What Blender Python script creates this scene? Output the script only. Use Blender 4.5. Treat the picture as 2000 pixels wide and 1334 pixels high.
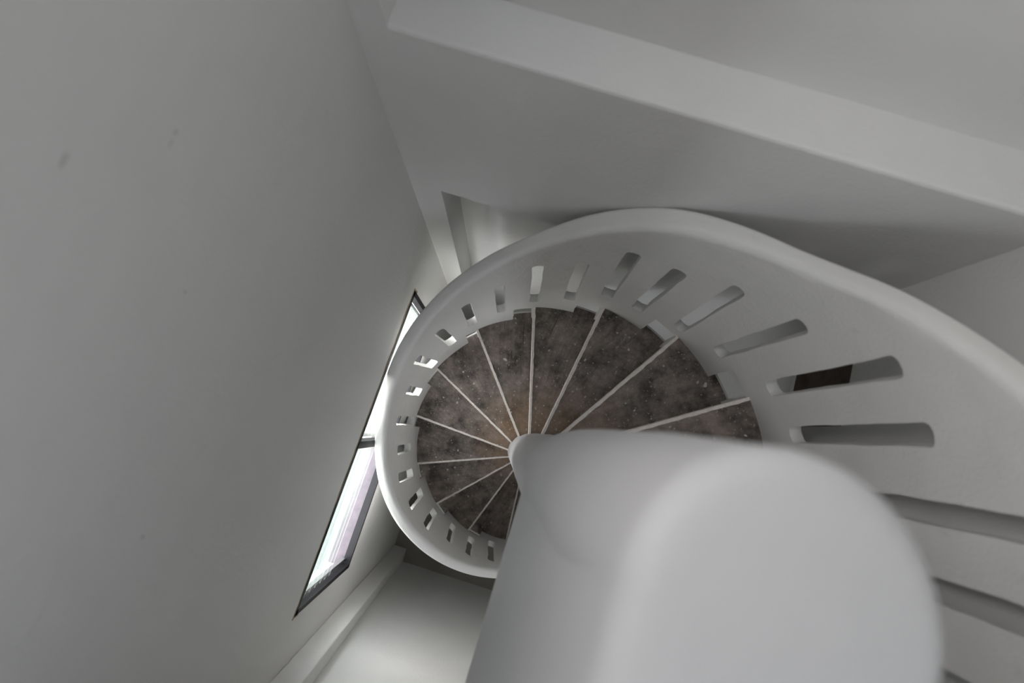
import bpy, bmesh, math, random
from mathutils import Vector, Matrix, noise
from mathutils.geometry import delaunay_2d_cdt
PI = math.pi
S = 0.75                      # metres per stair radius
for o in list(bpy.data.objects): bpy.data.objects.remove(o)
sc = bpy.context.scene
COL = sc.collection

# ------------------------------------------------------------------ camera
cam_d = bpy.data.cameras.new('camera'); cam = bpy.data.objects.new('camera', cam_d); COL.objects.link(cam)
RX = Vector((0.954983338, 0.295676480, 0.024129723))
RY = Vector((0.295349266, -0.939979443, -0.170901897))
RZ = Vector((-0.027850228, 0.170335160, -0.984992537))
m3 = Matrix((RX, -RY, -RZ)).transposed()
cam.matrix_world = Matrix.Translation(Vector((-0.29180366, 0.08701402, 2.37878717)) * S) @ m3.to_4x4()
cam_d.sensor_width = 36.0
cam_d.lens = 993.2 * 36 / 2000
cam_d.clip_start = 0.02
cam_d.dof.use_dof = True
cam_d.dof.focus_distance = 2.6
cam_d.dof.aperture_fstop = 1.5
sc.camera = cam
sc.view_settings.view_transform = 'Standard'
sc.view_settings.look = 'None'
sc.view_settings.gamma = 1.0
sc.view_settings.use_curve_mapping = False
sc.view_settings.exposure = 0.45

# ------------------------------------------------------------------ sky and daylight
w = bpy.data.worlds.new('sky'); sc.world = w; w.use_nodes = True
bg = w.node_tree.nodes['Background']
bg.inputs[1].default_value = 8.0
_n = w.node_tree.nodes; _l = w.node_tree.links
_tc = _n.new('ShaderNodeTexCoord'); _sx = _n.new('ShaderNodeSeparateXYZ'); _r = _n.new('ShaderNodeValToRGB')
_l.new(_tc.outputs['Generated'], _sx.inputs[0])
_mr = _n.new('ShaderNodeMapRange'); _mr.inputs['From Min'].default_value = -1; _mr.inputs['From Max'].default_value = 1
_l.new(_sx.outputs[0], _mr.inputs['Value']); _l.new(_mr.outputs[0], _r.inputs[0])
_r.color_ramp.elements[0].position = .15; _r.color_ramp.elements[0].color = (1.0, .965, .945, 1)    # warm side of the sky
_r.color_ramp.elements[1].position = .50; _r.color_ramp.elements[1].color = (.90, .95, 1.02, 1)     # cool side
_l.new(_r.outputs[0], bg.inputs[0])
_g = _n.new('ShaderNodeMapRange'); _g.interpolation_type = 'SMOOTHSTEP'                              # ground outside is darker than the overcast sky
_g.inputs['From Min'].default_value = -.25; _g.inputs['From Max'].default_value = .05
_g.inputs['To Min'].default_value = 1.3; _g.inputs['To Max'].default_value = 7.0
_l.new(_sx.outputs[2], _g.inputs['Value']); _l.new(_g.outputs[0], bg.inputs[1])

FL, CE = -3.93, 6.5           # floor and ceiling heights (stair radii)
XL, XR, YW, YB = -1.065, 1.09, 1.10, -1.542
YW2, YB2 = 1.29, -1.69
SKY = (-0.25, 0.75, .05, .85)  # skylight opening out of view, added to let daylight into the shaft
UW = [(.05, 2.35), (.95, 2.35), (.95, 3.1), (.05, 3.1)]     # unseen upper window added to light the shaft, left wall (y, z)

def portal(name, loc, rot, sx, sy):
    d = bpy.data.lights.new(name, 'AREA'); d.shape = 'RECTANGLE'; d.size = sx * S; d.size_y = sy * S
    d.cycles.is_portal = True
    o = bpy.data.objects.new(name, d); COL.objects.link(o); o.location = Vector(loc) * S; o.rotation_euler = rot
portal('added_skylight_portal', ((SKY[0] + SKY[1]) / 2, (SKY[2] + SKY[3]) / 2, CE + .17), (0, 0, 0), SKY[1] - SKY[0], SKY[3] - SKY[2])
portal('added_upper_window_portal', (XL - .17, .5, 2.725), (0, -PI / 2, 0), .75, .9)
portal('added_front_window_portal', (.2, YB2 - .17, 2.175), (PI / 2, 0, 0), .6, .85)
portal('added_lower_window_portal', (.325, YB2 - .17, -.525), (PI / 2, 0, 0), .45, 1.55)
portal('window_daylight', (XL - .17, -.23, -1.18), (0, -PI / 2, 0), 1.0, 1.96)

# ------------------------------------------------------------------ materials
def mat(name, base, rough=.6, spec=.3):
    m = bpy.data.materials.new(name); m.use_nodes = True
    nt = m.node_tree; b = nt.nodes['Principled BSDF']
    b.inputs['Base Color'].default_value = (*base, 1); b.inputs['Roughness'].default_value = rough
    b.inputs['Specular IOR Level'].default_value = spec
    return m, nt, b
def nd(nt, t, **kw):
    n = nt.nodes.new(t)
    for k, v in kw.items():
        if k in n.inputs: n.inputs[k].default_value = v
        else: setattr(n, k, v)
    return n
def plaster(name, c, bump=.15, blot=.06, scale=1.0, rough=.55, dirt=0.0):
    m, nt, b = mat(name, c, rough)
    tc = nd(nt, 'ShaderNodeTexCoord')
    n1 = nd(nt, 'ShaderNodeTexNoise', Scale=2.2 * scale, Detail=4.0)
    nt.links.new(tc.outputs['Object'], n1.inputs['Vector'])
    r = nd(nt, 'ShaderNodeValToRGB')
    r.color_ramp.elements[0].position = .3; r.color_ramp.elements[1].position = .7
    r.color_ramp.elements[0].color = (c[0] * (1 - blot), c[1] * (1 - blot * .8), c[2] * (1 - blot * .9), 1)
    r.color_ramp.elements[1].color = (min(1, c[0] * (1 + blot * .5)), min(1, c[1] * (1 + blot * .4)), min(1, c[2] * (1 + blot * .4)), 1)
    nt.links.new(n1.outputs['Fac'], r.inputs[0]); out = r.outputs[0]
    if dirt > 0:
        n4 = nd(nt, 'ShaderNodeTexNoise', Scale=9.0, Detail=6.0, Roughness=.7)
        nt.links.new(tc.outputs['Object'], n4.inputs['Vector'])
        rr = nd(nt, 'ShaderNodeValToRGB'); rr.color_ramp.elements[0].position = .60; rr.color_ramp.elements[1].position = .74
        nt.links.new(n4.outputs['Fac'], rr.inputs[0])
        mu = nd(nt, 'ShaderNodeMath', operation='MULTIPLY'); mu.inputs[1].default_value = dirt
        nt.links.new(rr.outputs[0], mu.inputs[0])
        mx = nd(nt, 'ShaderNodeMix', data_type='RGBA'); mx.inputs[7].default_value = (c[0] * .62, c[1] * .56, c[2] * .48, 1)
        nt.links.new(mu.outputs[0], mx.inputs[0]); nt.links.new(out, mx.inputs[6]); out = mx.outputs[2]
    nt.links.new(out, b.inputs['Base Color'])
    n2 = nd(nt, 'ShaderNodeTexNoise', Scale=90.0, Detail=5.0, Roughness=.65)
    n3 = nd(nt, 'ShaderNodeTexNoise', Scale=7.0, Detail=3.0)
    nt.links.new(tc.outputs['Object'], n2.inputs['Vector']); nt.links.new(tc.outputs['Object'], n3.inputs['Vector'])
    ad = nd(nt, 'ShaderNodeMath', operation='MULTIPLY_ADD'); ad.inputs[1].default_value = 3.0
    nt.links.new(n3.outputs['Fac'], ad.inputs[0]); nt.links.new(n2.outputs['Fac'], ad.inputs[2])
    bp = nd(nt, 'ShaderNodeBump', Strength=bump, Distance=.004)
    nt.links.new(ad.outputs[0], bp.inputs['Height']); nt.links.new(bp.outputs[0], b.inputs['Normal'])
    return m
WALL = (.76, .755, .74)
M_wall = plaster('wall_plaster', WALL, .4, .03)
M_para = plaster('parapet_plaster', (.76, .75, .735), .5, .05, 1.5, .5, .25)
M_newel = plaster('newel_plaster', (.60, .60, .61), .25, .05, 2.0, .5, .15)
M_floor = plaster('floor_concrete', (.24, .215, .195), .2, .2, 2)
M_ledge = plaster('outside_ledge_concrete', (.115, .10, .118), .2, .2, 10)
M_edge = plaster('raw_plaster_edge', (.42, .32, .23), .8, .5, 14, .9)
M_frame, _, bb = mat('dark_window_metal', (.012, .012, .015), .5, .25)
M_alu, _, bb = mat('bare_aluminium', (.55, .56, .55), .3); bb.inputs['Metallic'].default_value = .9
M_brown = plaster('dark_brown_slats', (.13, .098, .08), .1, .3, 12, .5)
M_dark, _, _ = mat('crack_shadow_putty', (.10, .08, .07), .9)
M_glass, nt, bb = mat('louvre_glass', (.9, .96, .95), .12)
bb.inputs['Transmission Weight'].default_value = 0.0
tr = nd(nt, 'ShaderNodeBsdfTransparent'); tr.inputs[0].default_value = (.975, .992, .987, 1)
gl = nd(nt, 'ShaderNodeBsdfTranslucent'); gl.inputs[0].default_value = (.94, .985, .97, 1); mxs = nd(nt, 'ShaderNodeMixShader'); mxs.inputs[0].default_value = .15
nt.links.new(tr.outputs[0], mxs.inputs[1]); nt.links.new(gl.outputs[0], mxs.inputs[2])
nt.links.new(mxs.outputs[0], nt.nodes['Material Output'].inputs['Surface'])
# nosing paint, chipped
M_nose = plaster('nosing_paint', (.88, .81, .76), .6, .15, 30, .6, .5)

def tread_mat():
    m, nt, b = mat('tread_concrete', (.1, .09, .08), .55, .35)
    tc = nd(nt, 'ShaderNodeTexCoord'); uv = tc.outputs['UV']     # u along the tread (radial), v across
    ob = tc.outputs['Object']
    big = nd(nt, 'ShaderNodeTexNoise', Scale=9.0, Detail=9.0, Roughness=.72); nt.links.new(ob, big.inputs['Vector'])
    r = nd(nt, 'ShaderNodeValToRGB'); e = r.color_ramp.elements
    e[0].position = .36; e[0].color = (.060, .054, .046, 1); e[1].position = .66; e[1].color = (.33, .275, .245, 1)
    k = e.new(.5); k.color = (.19, .16, .14, 1)
    nt.links.new(big.outputs['Fac'], r.inputs[0])
    # trowel streaks along the tread
    mp = nd(nt, 'ShaderNodeMapping'); mp.inputs['Scale'].default_value = (1.6, 9, 1); nt.links.new(uv, mp.inputs['Vector'])
    stn = nd(nt, 'ShaderNodeTexNoise', Scale=1.6, Detail=5.0, Roughness=.6, Distortion=.4); nt.links.new(mp.outputs[0], stn.inputs['Vector'])
    sr = nd(nt, 'ShaderNodeValToRGB'); sr.color_ramp.elements[0].position = .35; sr.color_ramp.elements[1].position = .65
    sr.color_ramp.elements[0].color = (.84, .84, .84, 1); sr.color_ramp.elements[1].color = (1.14, 1.13, 1.12, 1)
    nt.links.new(stn.outputs['Fac'], sr.inputs[0])
    mul = nd(nt, 'ShaderNodeMix', data_type='RGBA', blend_type='MULTIPLY'); mul.inputs[0].default_value = 1
    nt.links.new(r.outputs[0], mul.inputs[6]); nt.links.new(sr.outputs[0], mul.inputs[7])
    # long scratches roughly along the tread
    mp2 = nd(nt, 'ShaderNodeMapping'); mp2.inputs['Scale'].default_value = (2.5, 34, 1); mp2.inputs['Rotation'].default_value = (0, 0, .05); nt.links.new(uv, mp2.inputs['Vector'])
    scn = nd(nt, 'ShaderNodeTexNoise', Scale=1.3, Detail=3.0, Distortion=.6); nt.links.new(mp2.outputs[0], scn.inputs['Vector'])
    scr = nd(nt, 'ShaderNodeValToRGB'); scr.color_ramp.elements[0].position = .30; scr.color_ramp.elements[0].color = (.45, .45, .45, 1)
    scr.color_ramp.elements[1].position = .36; scr.color_ramp.elements[1].color = (1, 1, 1, 1)
    nt.links.new(scn.outputs['Fac'], scr.inputs[0])
    mul2 = nd(nt, 'ShaderNodeMix', data_type='RGBA', blend_type='MULTIPLY'); mul2.inputs[0].default_value = .8
    nt.links.new(mul.outputs[2], mul2.inputs[6]); nt.links.new(scr.outputs[0], mul2.inputs[7]); mul = mul2
    # ochre wear near the newel
    sx = nd(nt, 'ShaderNodeSeparateXYZ'); nt.links.new(uv, sx.inputs[0])
    mr = nd(nt, 'ShaderNodeMapRange'); mr.inputs['From Min'].default_value = .48; mr.inputs['From Max'].default_value = .16
    nt.links.new(sx.outputs[0], mr.inputs['Value'])
    on = nd(nt, 'ShaderNodeTexNoise', Scale=14.0, Detail=4.0); nt.links.new(ob, on.inputs['Vector'])
    om = nd(nt, 'ShaderNodeMath', operation='MULTIPLY'); nt.links.new(mr.outputs[0], om.inputs[0]); nt.links.new(on.outputs['Fac'], om.inputs[1])
    oc = nd(nt, 'ShaderNodeMix', data_type='RGBA'); oc.inputs[7].default_value = (.30, .19, .11, 1)
    nt.links.new(om.outputs[0], oc.inputs[0]); nt.links.new(mul.outputs[2], oc.inputs[6])
    cur = oc.outputs[2]
    # paint and plaster splashes of several sizes
    for sca, lo, hi, den, colr in ((11, .07, .11, .84, (.62, .57, .53)), (24, .11, .16, .86, (.58, .53, .5)), (50, .16, .22, .86, (.5, .46, .43)), (90, .22, .3, .8, (.36, .33, .31))):
        vo = nd(nt, 'ShaderNodeTexVoronoi', Scale=float(sca)); vo.inputs['Randomness'].default_value = 1
        wn = nd(nt, 'ShaderNodeTexNoise', Scale=30.0, Detail=2.0); nt.links.new(ob, wn.inputs['Vector'])
        vm = nd(nt, 'ShaderNodeMix', data_type='VECTOR'); vm.inputs[0].default_value = .03
        nt.links.new(ob, vm.inputs[4]); nt.links.new(wn.outputs['Color'], vm.inputs[5]); nt.links.new(vm.outputs[1], vo.inputs['Vector'])
        cr = nd(nt, 'ShaderNodeValToRGB'); cr.color_ramp.elements[0].position = lo; cr.color_ramp.elements[0].color = (1, 1, 1, 1)
        cr.color_ramp.elements[1].position = hi; cr.color_ramp.elements[1].color = (0, 0, 0, 1)
        nt.links.new(vo.outputs['Distance'], cr.inputs[0])
        sp = nd(nt, 'ShaderNodeSeparateColor'); nt.links.new(vo.outputs['Color'], sp.inputs[0])
        gt = nd(nt, 'ShaderNodeMath', operation='GREATER_THAN'); gt.inputs[1].default_value = den; nt.links.new(sp.outputs[0], gt.inputs[0])
        mm = nd(nt, 'ShaderNodeMath', operation='MULTIPLY'); nt.links.new(cr.outputs[0], mm.inputs[0]); nt.links.new(gt.outputs[0], mm.inputs[1])
        x = nd(nt, 'ShaderNodeMix', data_type='RGBA'); x.inputs[7].default_value = (*colr, 1)
        nt.links.new(mm.outputs[0], x.inputs[0]); nt.links.new(cur, x.inputs[6]); cur = x.outputs[2]
    nt.links.new(cur, b.inputs['Base Color'])
    bp = nd(nt, 'ShaderNodeBump', Strength=.5, Distance=.004); nt.links.new(stn.outputs['Fac'], bp.inputs['Height'])
    nt.links.new(bp.outputs[0], b.inputs['Normal'])
    return m
M_tread = tread_mat()

# ------------------------------------------------------------------ helpers
def obj(name, bm, m, parent=None, smooth=False, angle=None):
    me = bpy.data.meshes.new(name)
    bmesh.ops.recalc_face_normals(bm, faces=bm.faces)
    bm.to_mesh(me); bm.free()
    me.transform(Matrix.Scale(S, 4)); me.materials.append(m)
    if smooth:
        for p in me.polygons: p.use_smooth = True
        if angle is not None:
            me.set_sharp_from_angle(angle=math.radians(angle))
    o = bpy.data.objects.new(name, me); COL.objects.link(o)
    if parent: o.parent = parent
    return o
def struct(name, bm, m, parent=None, **kw):
    o = obj(name, bm, m, parent, **kw)
    if not parent: o['kind'] = 'structure'
    return o
def thing(name, label, cat):
    o = bpy.data.objects.new(name, None); COL.objects.link(o); o['label'] = label; o['category'] = cat
    return o
def box(bm, x0, x1, y0, y1, z0, z1, bev=0.0):
    r = bmesh.ops.create_cube(bm, size=1)
    for v in r['verts']:
        v.co = Vector((x0 + (v.co.x + .5) * (x1 - x0), y0 + (v.co.y + .5) * (y1 - y0), z0 + (v.co.z + .5) * (z1 - z0)))
    if bev:
        es = list({e for v in r['verts'] for e in v.link_edges})
        bmesh.ops.bevel(bm, geom=es, offset=bev, segments=3, affect='EDGES', profile=.5)
def prism(bm, poly, z0, z1):
    a = [bm.verts.new((x, y, z0)) for x, y in poly]; b = [bm.verts.new((x, y, z1)) for x, y in poly]
    bm.faces.new(a[::-1]); bm.faces.new(b); n = len(poly)
    for i in range(n): bm.faces.new((a[i], a[(i + 1) % n], b[(i + 1) % n], b[i]))
def slab_hole(bm, outer, hole, axis, t0, t1):
    """plate between t0 and t1 along axis with a four-cornered hole; outer and hole are 4 (u,v) points in the same order"""
    def P(u, v, t): return (t, u, v) if axis == 'x' else (u, t, v) if axis == 'y' else (u, v, t)
    L = []
    for t in (t0, t1):
        L.append(([bm.verts.new(P(u, v, t)) for u, v in outer], [bm.verts.new(P(u, v, t)) for u, v in hole]))
    for i in range(4):
        j = (i + 1) % 4
        for (o, h) in L: bm.faces.new((o[i], o[j], h[j], h[i]))
        bm.faces.new((L[0][0][i], L[0][0][j], L[1][0][j], L[1][0][i]))
        bm.faces.new((L[0][1][i], L[0][1][j], L[1][1][j], L[1][1][i]))
def bar(bm, a, b, w, h, up=Vector((0, 0, 1)), off=0):
    """box bar from a to b; w along (dir x up), h along up"""
    a = Vector(a); b = Vector(b); d = (b - a).normalized(); s = d.cross(up).normalized(); u = s.cross(d)
    vs = []
    for p in (a, b):
        for (i, j) in ((-1, -1), (1, -1), (1, 1), (-1, 1)):
            vs.append(bm.verts.new(p + s * w / 2 * i + u * (h / 2 * j + off)))
    for f in ((0, 1, 2, 3), (4, 5, 6, 7), (0, 1, 5, 4), (1, 2, 6, 5), (2, 3, 7, 6), (3, 0, 4, 7)):
        bm.faces.new([vs[i] for i in f])

# ------------------------------------------------------------------ the shaft
T = .14
# window opening corners on the left wall (y, z)
WO = [(-1.21, -1.665), (.755, -1.70), (.755, -.75), (-1.21, -.655)]
bm = bmesh.new()
slab_hole(bm, [(YB2 - .14, FL), (YW2 + .14, FL), (YW2 + .14, 1.9), (YB2 - .14, 1.9)], WO, 'x', XL, XL - T)
slab_hole(bm, [(YB2 - .14, 1.9), (YW2 + .14, 1.9), (YW2 + .14, CE), (YB2 - .14, CE)], UW, 'x', XL, XL - T)
bmesh.ops.remove_doubles(bm, verts=bm.verts[:], dist=1e-5)
M_wl = plaster('wall_plaster_with_marks', WALL, .4, .03)
nt = M_wl.node_tree; b_ = nt.nodes['Principled BSDF']; src = b_.inputs['Base Color'].links[0].from_socket
geo = nd(nt, 'ShaderNodeTexCoord'); wn = nd(nt, 'ShaderNodeTexNoise', Scale=60.0, Detail=3.0); nt.links.new(geo.outputs['Object'], wn.inputs['Vector'])
for (y, z, ry, rz) in ((.444, 1.457, .006, .006), (.422, 1.457, .012, .003), (.281, 1.629, .014, .005), (.170, 1.244, .005, .005), (-.43, 1.02, .006, .006)):
    mp = nd(nt, 'ShaderNodeVectorMath', operation='SUBTRACT'); mp.inputs[1].default_value = (XL * S, y * S, z * S); nt.links.new(geo.outputs['Object'], mp.inputs[0])
    dv = nd(nt, 'ShaderNodeVectorMath', operation='DIVIDE'); dv.inputs[1].default_value = (1, ry * S, rz * S); nt.links.new(mp.outputs[0], dv.inputs[0])
    ln = nd(nt, 'ShaderNodeVectorMath', operation='LENGTH'); nt.links.new(dv.outputs[0], ln.inputs[0])
    ad = nd(nt, 'ShaderNodeMath', operation='ADD'); nt.links.new(ln.outputs['Value'], ad.inputs[0]); nt.links.new(wn.outputs['Fac'], ad.inputs[1])
    mr = nd(nt, 'ShaderNodeMapRange'); mr.inputs['From Min'].default_value = 1.7; mr.inputs['From Max'].default_value = .9; mr.inputs['To Max'].default_value = .45
    nt.links.new(ad.outputs[0], mr.inputs['Value'])
    mx = nd(nt, 'ShaderNodeMix', data_type='RGBA'); mx.inputs[7].default_value = (.30, .30, .27, 1)
    nt.links.new(mr.outputs[0], mx.inputs[0]); nt.links.new(src, mx.inputs[6]); src = mx.outputs[2]
nt.links.new(src, b_.inputs['Base Color'])
struct('wall_left', bm, M_wl)
bm = bmesh.new(); box(bm, XL, XR + T, YW2, YW2 + T, FL, CE); struct('wall_back', bm, M_wall)
FW = [(-.1, 1.75), (.5, 1.75), (.5, 2.6), (-.1, 2.6)]  # upper front window out of view, added to brighten the back wall
LW = [(.10, -1.3), (.55, -1.3), (.55, .25), (.10, .25)]     # unseen lower window added under the landing for more light (x, z)
bm = bmesh.new(); slab_hole(bm, [(XL, FL), (XR + T, FL), (XR + T, .6), (XL, .6)], LW, 'y', YB2, YB2 - T)
slab_hole(bm, [(XL, .6), (XR + T, .6), (XR + T, CE), (XL, CE)], FW, 'y', YB2, YB2 - T); bmesh.ops.remove_doubles(bm, verts=bm.verts[:], dist=1e-5)
struct('wall_front', bm, M_wall)
w2_ = bpy.data.objects.new('added_window_2', None); COL.objects.link(w2_); w2_['kind'] = 'structure'; w2_['category'] = 'window'  # frame for the added upper left window, never in view
bm = bmesh.new()
for i in range(4): bar(bm, (XL - .06, *UW[i]), (XL - .06, *UW[(i + 1) % 4]), .05, .06, up=Vector((1, 0, 0)))
obj('window_frame', bm, M_frame, w2_)
bm = bmesh.new(); bar(bm, (XL - .06, .5, 2.35), (XL - .06, .5, 3.1), .04, .06, up=Vector((1, 0, 0))); obj('mullion', bm, M_frame, w2_)
w3_ = bpy.data.objects.new('added_window_3', None); COL.objects.link(w3_); w3_['kind'] = 'structure'; w3_['category'] = 'window'  # frame for the added lower window, hidden from the camera
bm = bmesh.new()
for i in range(4): bar(bm, (LW[i][0], YB2 - .06, LW[i][1]), (LW[(i + 1) % 4][0], YB2 - .06, LW[(i + 1) % 4][1]), .05, .06, up=Vector((0, 1, 0)))
obj('window_frame', bm, M_frame, w3_)
bm = bmesh.new(); bar(bm, (.325, YB2 - .06, -1.3), (.325, YB2 - .06, .25), .04, .06, up=Vector((0, 1, 0))); obj('mullion', bm, M_frame, w3_)
# right wall with a low louvred opening
LO = [(.53, -.24), (1.045, -.24), (1.045, .222), (.53, .222)]
bm = bmesh.new(); slab_hole(bm, [(YB2, FL), (YW2, FL), (YW2, 1.2), (YB2, 1.2)], LO, 'x', XR, XR + T)
box(bm, XR, XR + T, YB2, YW2, 1.2, CE)
struct('wall_right', bm, M_wall)
bm = bmesh.new(); box(bm, XL - T, XR + T, YB2 - T, YW2 + T, FL - .1, FL); struct('floor', bm, M_floor)
bm = bmesh.new()
slab_hole(bm, [(XL - T, YB2 - T), (XR + T, YB2 - T), (XR + T, YW2 + T), (XL - T, YW2 + T)],
          [(SKY[0], SKY[2]), (SKY[1], SKY[2]), (SKY[1], SKY[3]), (SKY[0], SKY[3])], 'z', CE, CE + .15)  # hole for the added skylight
struct('ceiling', bm, M_wall)
# corner column and beam in front of the back wall
bm = bmesh.new(); pr = [(-.91, FL), (-.91, .046), (-.955, .046), (-.955, CE), (XL, CE), (XL, FL)]
A = [bm.verts.new((x, YW, z)) for x, z in pr]; Bq = [bm.verts.new((x, YW2, z)) for x, z in pr]
for i in range(6): bm.faces.new((A[i], A[(i + 1) % 6], Bq[(i + 1) % 6], Bq[i]))
bm.faces.new(A[::-1]); bm.faces.new(Bq); struct('trim_1', bm, M_wall)
bm = bmesh.new(); pr = [(YW, .046), (YW, 1.05), (YW + .004, 1.058), (YW + .012, 1.062), (YW2, 1.062), (YW2, .046)]
A = [bm.verts.new((-.955, y, z)) for y, z in pr]; Bq = [bm.verts.new((XR, y, z)) for y, z in pr]
for i in range(6): bm.faces.new((A[i], A[(i + 1) % 6], Bq[(i + 1) % 6], Bq[i]))
bm.faces.new(A[::-1]); bm.faces.new(Bq); struct('trim_2', bm, M_wall)
bm = bmesh.new(); box(bm, XL, -.917, YB2, YB, FL, CE, .008); struct('trim_3', bm, M_wall)

w4_ = bpy.data.objects.new('added_window_4', None); COL.objects.link(w4_); w4_['kind'] = 'structure'; w4_['category'] = 'window'  # frame for the added upper front window, behind the camera
bm = bmesh.new()
for i in range(4): bar(bm, (FW[i][0], YB2 - .06, FW[i][1]), (FW[(i + 1) % 4][0], YB2 - .06, FW[(i + 1) % 4][1]), .05, .06, up=Vector((0, 1, 0)))
obj('window_frame', bm, M_frame, w4_)
# ------------------------------------------------------------------ the window
def wp(y, z, x): return Vector((x, y, z))
def lerp(a, b, t): return a + (b - a) * t
def on_win(u, v, x):      # u 0..1 along y, v 0..1 bottom to top
    b = lerp(Vector(WO[0]), Vector(WO[1]), u); t = lerp(Vector(WO[3]), Vector(WO[2]), u); q = lerp(b, t, v)
    return Vector((x, q.x, q.y))
XF = XL - .021
win = bpy.data.objects.new('window_1', None); COL.objects.link(win); win['kind'] = 'structure'; win['category'] = 'window'
bm = bmesh.new()
X = Vector((1, 0, 0))
def fb(bm, u0, v0, u1, v1, w, dep, x=XF):
    a = on_win(u0, v0, x); b = on_win(u1, v1, x); d = (b - a).normalized()
    bar(bm, a - d * w * .0, b + d * w * .0, w, dep, up=X)
e = .016
fb(bm, 0, e, 1, e, .032, .05); fb(bm, 0, 1 - e, 1, 1 - e, .032, .05)
fb(bm, e / 2, 0, e / 2, 1, .032, .05); fb(bm, 1 - e / 2, 0, 1 - e / 2, 1, .032, .05)
obj('window_frame', bm, M_frame, win)
UM = (-.245 + 1.21) / 1.965
bm = bmesh.new(); fb(bm, UM, 0, UM, 1, .045, .055); obj('mullion', bm, M_frame, win)
for u in (.028, UM - .022, UM + .024, .972):
    bm = bmesh.new(); fb(bm, u, .03, u, .97, .02, .03, XF - .03); obj('louvre_channel', bm, M_alu, win)
for (u0, u1) in ((.03, UM - .025), (UM + .027, .97)):
    n = 7
    for i in range(n):
        v = .42 + .53 * i / (n - 1)
        bm = bmesh.new()
        a = on_win(u0, v, XF - .045); b = on_win(u1, v, XF - .045)
        bar(bm, a, b, .11, .006, up=Vector((-.45, 0, .9)).normalized())
        o = obj('glass_louvre', bm, M_glass, win)
bm = bmesh.new()
for (a, b, w_) in (((-1.225, -.648), (.768, -.744), .016), ((-1.218, -.66), (-1.218, -.72), .01), ((.762, -.75), (.762, -.83), .012)):
    A = Vector((XL + .0015, *a)); Bv = Vector((XL + .0015, *b)); n = 40 if w_ > .012 else 6; prev = None
    nrm = Vector((0, -(Bv - A).normalized().z, (Bv - A).normalized().y))
    for i in range(n + 1):
        q = lerp(A, Bv, i / n); ww = w_ * (.45 + 1.1 * noise.noise(Vector((i * .37, w_ * 100, 0))) ** 2 + .35 * (i / n))
        cur = (bm.verts.new(q + nrm * ww * .95), bm.verts.new(q - nrm * ww * .5))
        if prev: bm.faces.new((prev[0], cur[0], cur[1], prev[1]))
        prev = cur
geom = bmesh.ops.extrude_face_region(bm, geom=bm.faces[:])
for v in geom['geom']:
    if isinstance(v, bmesh.types.BMVert): v.co.x -= .004
obj('broken_plaster_edge', bm, M_edge, win)
# dark painted sill inside the opening, behind the frame
bm = bmesh.new(); vs = [bm.verts.new(p) for p in (on_win(0, 0, XL - .05), on_win(1, 0, XL - .05), on_win(1, 0, XL - T - .02), on_win(0, 0, XL - T - .02))]
bm.faces.new(vs); r = bmesh.ops.extrude_face_region(bm, geom=bm.faces[:])
for g in r['geom']:
    if isinstance(g, bmesh.types.BMVert): g.co.z += .012
obj('window_sill', bm, M_ledge, win)

# ------------------------------------------------------------------ louvre in the right wall
lv = thing('louvred_vent', 'dark brown slatted louvre low in the right wall, seen through a parapet slot', 'vent')
bm = bmesh.new()
for (a, b) in (((.53, -.24), (1.045, -.24)), ((1.045, -.24), (1.045, .222)), ((1.045, .222), (.53, .222)), ((.53, .222), (.53, -.24))):
    bar(bm, (XR + .05, *a), (XR + .05, *b), .02, .06, up=X)
obj('vent_frame', bm, M_brown, lv)
bm = bmesh.new(); box(bm, XR + .11, XR + .125, .53, 1.045, -.24, .222); obj('back_board', bm, M_brown, lv)
for i in range(4):
    z = .17 - i * .125
    bm = bmesh.new(); bar(bm, (XR + .06, .54, z - .01), (XR + .06, 1.035, z - .01), .006, .125, up=Vector((.25, 0, 1)).normalized())
    obj('slat', bm, M_brown, lv)

# ------------------------------------------------------------------ the spiral stair
TH0, DTH, RISE = math.radians(35.8243), math.radians(24.1423), .327364
Rin, Rout = 1.0, 1.077
ang = lambda k: TH0 + k * DTH
zk = lambda k: -k * RISE - .05
st = thing('spiral_staircase', 'white plastered concrete spiral staircase with dark treads and a slotted parapet winding down the shaft', 'staircase')
random.seed(4)

# newel: lofted round post, thicker and rounded at its top
def cr(z):
    pts = [(FL, -.015, -.02, .16), (.30, -.015, -.02, .16), (.42, -.008, -.012, .153), (.62, 0, 0, .163), (.95, 0, 0, .172), (1.5, .003, 0, .167), (1.9, .008, 0, .155)]
    for a, b in zip(pts, pts[1:]):
        if z <= b[0]:
            t = (z - a[0]) / (b[0] - a[0]); t = t * t * (3 - 2 * t); return [a[i] + (b[i] - a[i]) * t for i in (1, 2, 3)]
    return pts[-1][1:]
bm = bmesh.new(); N = 96; rings = []
zs = [FL + (1.86 - FL) * i / 120 for i in range(121)]
prof = [(z, 0) for z in zs]
for i in range(1, 9):
    a = i / 8 * PI / 2; prof.append((1.86 + .04 * math.sin(a), .04 * (1 - math.cos(a))))
prof += [(1.902, .07), (1.904, .11)]
for z, ins in prof:
    cx, cy, r = cr(z); ring = []
    for i in range(N):
        a = 2 * PI * i / N
        rr = r - ins + .0025 * noise.noise(Vector((math.cos(a) * 2, math.sin(a) * 2, z * 2.5)))
        ring.append(bm.verts.new((cx + rr * math.cos(a), cy + rr * math.sin(a), z)))
    rings.append(ring)
for a, b in zip(rings, rings[1:]):
    for i in range(N): bm.faces.new((a[i], a[(i + 1) % N], b[(i + 1) % N], b[i]))
bm.faces.new(rings[-1]); bm.faces.new(rings[0][::-1])
obj('newel_post', bm, M_newel, st, smooth=True)
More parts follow.
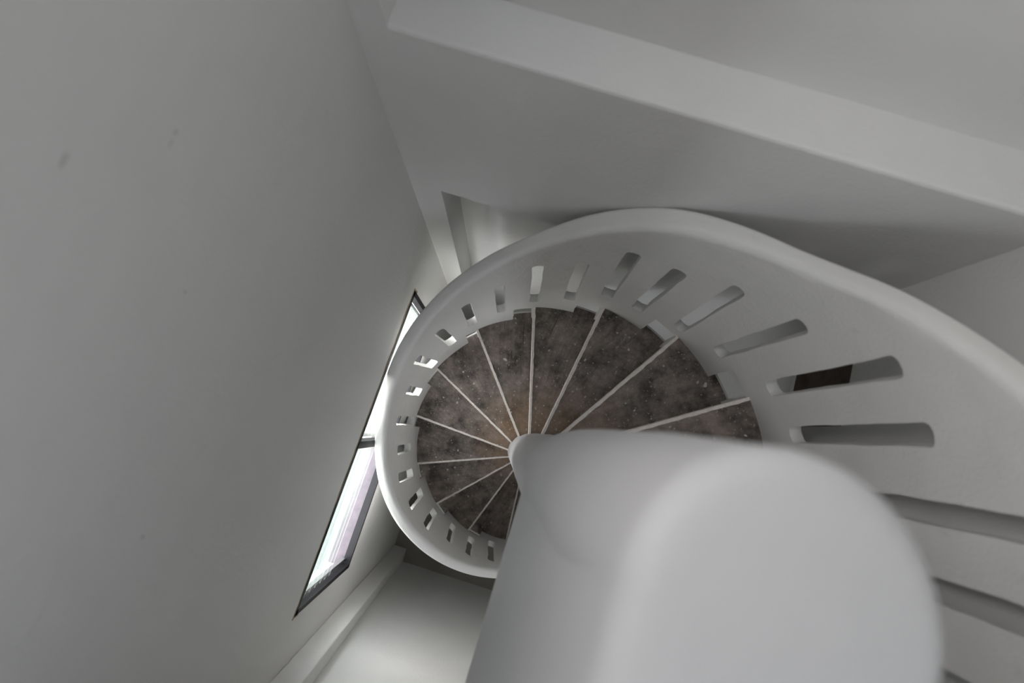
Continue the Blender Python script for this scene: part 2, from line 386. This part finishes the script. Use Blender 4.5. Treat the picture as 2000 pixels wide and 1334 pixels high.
# guard wall of the landing, running from the newel to the front wall
bm = bmesh.new()
prof = [(-.155, .55), (.16, .55), (.163, 1.0), (.163, 1.86)]
for i in range(1, 7): a = i / 6 * PI / 2; prof.append((.163 - .04 * (1 - math.cos(a)), 1.86 + .04 * math.sin(a)))
for i in range(1, 7): a = PI / 2 - i / 6 * PI / 2; prof.append((-.147 + .04 * (1 - math.cos(a)), 1.86 + .04 * math.sin(a)))
prof += [(-.150, 1.4), (-.155, .8)]
A = [bm.verts.new((x, YB2 + .004, z)) for x, z in prof]; Bq = [bm.verts.new((x, -.02, z)) for x, z in prof]
for i in range(len(prof)): j = (i + 1) % len(prof); bm.faces.new((A[i], A[j], Bq[j], Bq[i]))
bm.faces.new(A[::-1]); bm.faces.new(Bq)
obj('guard_wall', bm, M_newel, st, smooth=True, angle=40)
# landing slab
LANDZ = zk(-2)
a0 = ang(-2)
bm = bmesh.new(); prism(bm, [(-.14, YB2 + .004), (XR - .004, YB2 + .004), (XR - .004, math.tan(a0) * XR), (.10, -.03), (-.14, -.03)], LANDZ - .10, LANDZ)
obj('landing_slab', bm, M_floor, st)

# steps
E0 = .0603
def nose_line(k, r, off=0.0):
    """point at distance r along nosing k; off shifts downstairs (counter clockwise)"""
    a = ang(k); d = Vector((math.cos(a), math.sin(a))); t = Vector((-d.y, d.x))
    inner = t * E0; outer = d
    u = (outer - inner); L = u.length; u /= L
    n = Vector((-u.y, u.x))
    return inner + u * (r * L) + n * off
def make_step(k):
    z = zk(k); RO = 1.04
    front = [nose_line(k, RO), nose_line(k, .10)]
    back_i = nose_line(k - 1, .10, -.04); back_o = nose_line(k - 1, RO, -.04)
    arc = []
    ab = math.atan2(back_o.y, back_o.x); af = math.atan2(front[0].y, front[0].x)
    while af < ab: af += 2 * PI
    n = 14
    for i in range(n + 1):
        a = ab + (af - ab) * i / n; arc.append(Vector((RO * math.cos(a), RO * math.sin(a))))
    poly = [back_i] + arc + [front[1]]
    # walked slab, slightly uneven, UV: u radial, v across
    bm = bmesh.new()
    uvl = bm.loops.layers.uv.new('UVMap')
    nu, nv = 26, 14; G = []
    for i in range(nu + 1):
        row = []
        t = i / nu
        for j in range(nv + 1):
            s = j / nv; q0 = lerp(back_i, arc[0], t); q1 = lerp(front[1], arc[-1], t)
            if True:
                q = lerp(q0, q1, s); rr = lerp(.10, RO, t)
                if q.length > 1e-6 and t > .15: q = q * (lerp(1, rr / q.length, min(1, (t - .15) / .2)))
            row.append((bm.verts.new((q.x, q.y, z + .0022 * noise.noise(Vector((q.x * 6, q.y * 6, k * 3.1))))), t, s))
        G.append(row)
    tops = []
    for i in range(nu):
        for j in range(nv):
            cs = (G[i][j], G[i + 1][j], G[i + 1][j + 1], G[i][j + 1])
            f = bm.faces.new([c[0] for c in cs])
            for lp, c in zip(f.loops, cs): lp[uvl].uv = (c[1], c[2] * (.3 + .7 * c[1]) + k * .37)
    r = bmesh.ops.extrude_face_region(bm, geom=bm.faces[:])
    for g in r['geom']:
        if isinstance(g, bmesh.types.BMVert): g.co.z -= .07
    t_ = obj('tread', bm, M_tread, st)
    # nosing strip painted white along the front edge
    bm = bmesh.new(); n = 60; prev = None
    for i in range(n + 1):
        r_ = .10 + (1.0 - .10) * i / n
        nz = noise.noise(Vector((r_ * 23, k * 5.3, 0))); nz2 = noise.noise(Vector((r_ * 31, k * 2.3, 4)))
        wd = .0075 + .004 * nz + .003 * r_
        a = nose_line(k, r_, .006 + .0015 * nz2); b = nose_line(k, r_, -wd)
        cur = [bm.verts.new((b.x, b.y, z + .001)), bm.verts.new((b.x, b.y, z + .0045)), bm.verts.new((a.x, a.y, z + .004)), bm.verts.new((a.x, a.y, z - .071)), bm.verts.new((b.x, b.y, z - .071))]
        if prev:
            for q in range(5): bm.faces.new((prev[q], prev[(q + 1) % 5], cur[(q + 1) % 5], cur[q]))
        else: bm.faces.new(cur)
        prev = cur
    bm.faces.new(prev[::-1])
    obj('nosing', bm, M_nose, t_)
    # riser under the nosing
    bm = bmesh.new()
    p = [nose_line(k, .10, -.022), nose_line(k, 1.0, -.022), nose_line(k, 1.0, -.062), nose_line(k, .10, -.062)]
    prism(bm, [(q.x, q.y) for q in p], max(FL, z - RISE - .0), z - .071)
    obj('riser', bm, M_para, st)
for k in range(-2, 12): make_step(k)

# slotted parapet: unrolled in (k, z), triangulated with its openings, then wrapped
rim = [(-4.5, 1.17 - .0), (-.01, 1.172), (.53, 1.165), (.9, 1.142), (1.13, 1.145), (1.56, 1.176), (2.06, 1.212), (2.68, 1.20), (2.97, 1.175), (3.84, 1.135), (4.4, 1.116), (5.0, 1.085), (5.63, 1.055), (6.3, 1.07), (7.14, 1.17), (7.64, 1.205), (8.1, 1.20), (8.65, 1.18), (9.14, 1.155), (9.76, 1.13), (13, 1.15)]
def cub(tab, x):
    n = len(tab)
    for i in range(n - 1):
        if x <= tab[i + 1][0] or i == n - 2:
            x0, y0 = tab[i]; x1, y1 = tab[i + 1]
            m0 = (tab[i + 1][1] - tab[max(i - 1, 0)][1]) / (tab[i + 1][0] - tab[max(i - 1, 0)][0])
            m1 = (tab[min(i + 2, n - 1)][1] - tab[i][1]) / (tab[min(i + 2, n - 1)][0] - tab[i][0])
            h = x1 - x0; t = (x - x0) / h
            return (2 * t**3 - 3 * t * t + 1) * y0 + (t**3 - 2 * t * t + t) * h * m0 + (-2 * t**3 + 3 * t * t) * y1 + (t**3 - t * t) * h * m1
def ztop(k): return cub(rim, max(k, -4.4)) - max(k, -2.6) * RISE
def zbot(k): return max(FL + .0, zk(max(k, -2)) - .42)
K0, K1 = -3.3, 12.6
EDGE = .045                       # rounding of the rim
slots = [(-.42, .196, -.40, .932), (.07, .142, .09, .912), (.61, -.126, .58, .614), (1.09, -.306, 1.13, .462), (1.64, -.453, 1.63, .278), (2.08, -.479, 2.13, .244),
    (2.52, -.75, 2.57, -.037), (3.02, -.879, 3.08, -.126), (3.53, -1.051, 3.57, -.404), (4.04, -1.15, 4.07, -.536), (4.48, -1.365, 4.59, -.731),
    (4.97, -1.527, 5.12, -.869), (5.54, -1.725, 5.59, -1.189), (6.10, -1.935, 6.13, -1.243), (6.62, -2.003, 6.64, -1.451), (7.12, -2.062, 7.11, -1.449),
    (7.57, -2.272, 7.64, -1.591), (8.07, -2.445, 8.12, -1.748), (8.61, -2.74, 8.68, -2.061)]
for k in (9.12, 9.62, 10.1, 10.6, 11.1, 11.6): slots.append((k, -k * RISE + (.18 if k % 1 < .3 else .09), k + .03, -k * RISE + .86))
for k in (-.93, -1.42, -1.93, -2.43): slots.append((k, -k * RISE + (.16 if k % 1 < .3 else .08), k, -k * RISE + (1.0 if k > -1.5 else .95)))
S_K = DTH                         # arc length per step at radius 1
loops = []                        # closed loops in (s=k*S_K, z)
outer = []
nT = 420
for i in range(nT + 1): k = K0 + (K1 - K0) * i / nT; outer.append((k * S_K, zbot(k)))
top_line = []
for i in range(nT + 1): k = K1 + (K0 - K1) * i / nT; top_line.append((k * S_K, ztop(k) - EDGE))
holes = []
for (kb, zb, kt, zt) in slots:
    w2 = .0345; hp = []; rad = .030
    L = zt - zb; sid = zb * 7.7
    pts = []
    def corner(cx, cz, a0_, n=5):
        for i in range(n + 1):
            a = a0_ + i / n * PI / 2; pts.append((cx + rad * math.cos(a), cz + rad * math.sin(a)))
    corner(w2 - rad, L - rad, 0); 
    corner(-w2 + rad, L - rad, PI / 2)
    for i in range(1, 12): pts.append((-w2, L - rad - (L - 2 * rad) * i / 12))
    corner(-w2 + rad, rad, PI); corner(w2 - rad, rad, 1.5 * PI)
    for i in range(1, 12): pts.append((w2, rad + (L - 2 * rad) * i / 12))
    for (x, z) in pts:
        t = z / L; k = kb + (kt - kb) * t
        n1 = noise.noise(Vector((x * 18, z * 9, sid))) * .0045
        n2 = noise.noise(Vector((x * 60, z * 30, sid + 5))) * .0025
        hp.append((k * S_K + x * (1 + .05 * math.sin(sid)) + (n1 + n2) * (1 if x > 0 else -1), zb + z + n1))
    holes.append(hp)
for k in range(-1, 12):
    z0 = zk(k + 1) - .004; z1 = zk(k) - .022
    if z0 < FL + .1: continue
    wk = .36 if k < 3 else .33
    if k in (4, 6): wk = .22
    hp = []
    cs = [(k + .0, z0), (k + wk, z0), (k + wk, z1), (k + .0, z1)]
    for i in range(4):
        a, b = cs[i], cs[(i + 1) % 4]
        for t in range(6):
            t /= 6; q = (lerp(a[0], b[0], t), lerp(a[1], b[1], t)); nn = noise.noise(Vector((q[0] * 9, q[1] * 12, k))) * .012
            hp.append((q[0] * S_K + nn * (.6 if i in (1, 3) else 0), q[1] + (nn if i == 2 else 0)))
    holes.append(hp)
V = []; Ed = []; F = []
def add_loop(pts):
    b = len(V); V.extend(Vector(q) for q in pts); n = len(pts)
    Ed.extend((b + i, b + (i + 1) % n) for i in range(n)); return list(range(b, b + n))
bl = add_loop(outer + top_line)
hl = [add_loop(h) for h in holes]
# filler points so the wall keeps its curve
def inside(pt, poly):
    c = False; x, y = pt; n = len(poly); j = n - 1
    for i in range(n):
        xi, yi = poly[i]; xj, yj = poly[j]
        if (yi > y) != (yj > y) and x < (xj - xi) * (y - yi) / (yj - yi) + xi: c = not c
        j = i
    return c
boxes = [(min(p[0] for p in h) - .012, max(p[0] for p in h) + .012, min(p[1] for p in h) - .015, max(p[1] for p in h) + .015) for h in holes]
k = K0 + .06
while k < K1 - .05:
    z = zbot(k) + .04; s = k * S_K
    while z < ztop(k) - EDGE - .02:
        if not any(b[0] < s < b[1] and b[2] < z < b[3] for b in boxes): V.append(Vector((s, z)))
        z += .05
    k += .06
co, ed, fa, ov, oe, of = delaunay_2d_cdt(V, Ed, [], 0, 1e-7)
keep = []
for f in fa:
    c = sum((co[i] for i in f), Vector((0, 0))) / len(f)
    if not inside(c, outer + top_line): continue
    bad = False
    for h, b in zip(holes, boxes):
        if b[0] < c.x < b[1] and b[2] < c.y < b[3] and inside(c, h): bad = True; break
    if not bad: keep.append(f)
def rout(s, z):
    a = (TH0 + s) % (2 * PI); r = Rout
    t_ = (ztop(s / S_K) - z - .10) / .12; r -= .024 * min(1, max(0, t_))
    c = abs(math.cos(a))
    if c > .9: r = min(r, (1.060 if math.cos(a) < 0 else 1.085) / c)
    kk = s / S_K
    if 1 < kk < 4 and t_ < 1: r += .024 * max(0, 1 - ((math.degrees(a) - 88) / 26) ** 2) ** 1.5
    return r
def wrap(s, z, r):
    a = TH0 + s; return (r * math.cos(a), r * math.sin(a), z)
bm = bmesh.new()
vi = []; vo = []
for c in co:
    dz = .003 * noise.noise(Vector((c.x * 6, c.y * 6, 1)))
    vi.append(bm.verts.new(wrap(c.x, c.y, Rin + dz))); vo.append(bm.verts.new(wrap(c.x, c.y, rout(c.x, c.y))))
cnt = {}
for f in keep:
    bm.faces.new([vi[i] for i in f][::-1]); bm.faces.new([vo[i] for i in f])
    for i in range(len(f)):
        a, b = f[i], f[(i + 1) % len(f)]; cnt.setdefault((min(a, b), max(a, b)), []).append((a, b))
# find the rim edges by their height
def is_rim(i):
    c = co[i]; kk = c.x / S_K; return abs(c.y - (ztop(kk) - EDGE)) < 2e-3
rim_idx = set()
for e_, l in cnt.items():
    if len(l) == 1:
        a, b = l[0]
        if is_rim(a) and is_rim(b): rim_idx.update((a, b)); continue
        bm.faces.new((vi[a], vi[b], vo[b], vo[a]))
order = sorted(rim_idx, key=lambda i: co[i].x)
th = Rout - Rin; rows = []
for i in order:
    c = co[i]; z0 = c.y; nzz = .004 * noise.noise(Vector((c.x * 3, 7, 0))); row = [vi[i]]
    ri = .045; ro = .018
    for q in range(1, 7):
        a = q / 6 * PI / 2; row.append(bm.verts.new(wrap(c.x, z0 + ri * math.sin(a) + nzz * q / 6, Rin + .034 * (1 - math.cos(a)))))
    for q in range(0, 5):
        a = PI / 2 - q / 4 * PI / 2; row.append(bm.verts.new(wrap(c.x, z0 + ri - ro + ro * math.sin(a) + nzz, rout(c.x, z0) - ro + ro * math.cos(a))))
    row.append(vo[i]); rows.append(row)
for a, b in zip(rows, rows[1:]):
    for q in range(len(a) - 1): bm.faces.new((a[q], a[q + 1], b[q + 1], b[q]))
for row in (rows[0], rows[-1]): bm.faces.new(row)
bmesh.ops.remove_doubles(bm, verts=bm.verts[:], dist=1e-6)
obj('parapet', bm, M_para, st, smooth=True, angle=38)
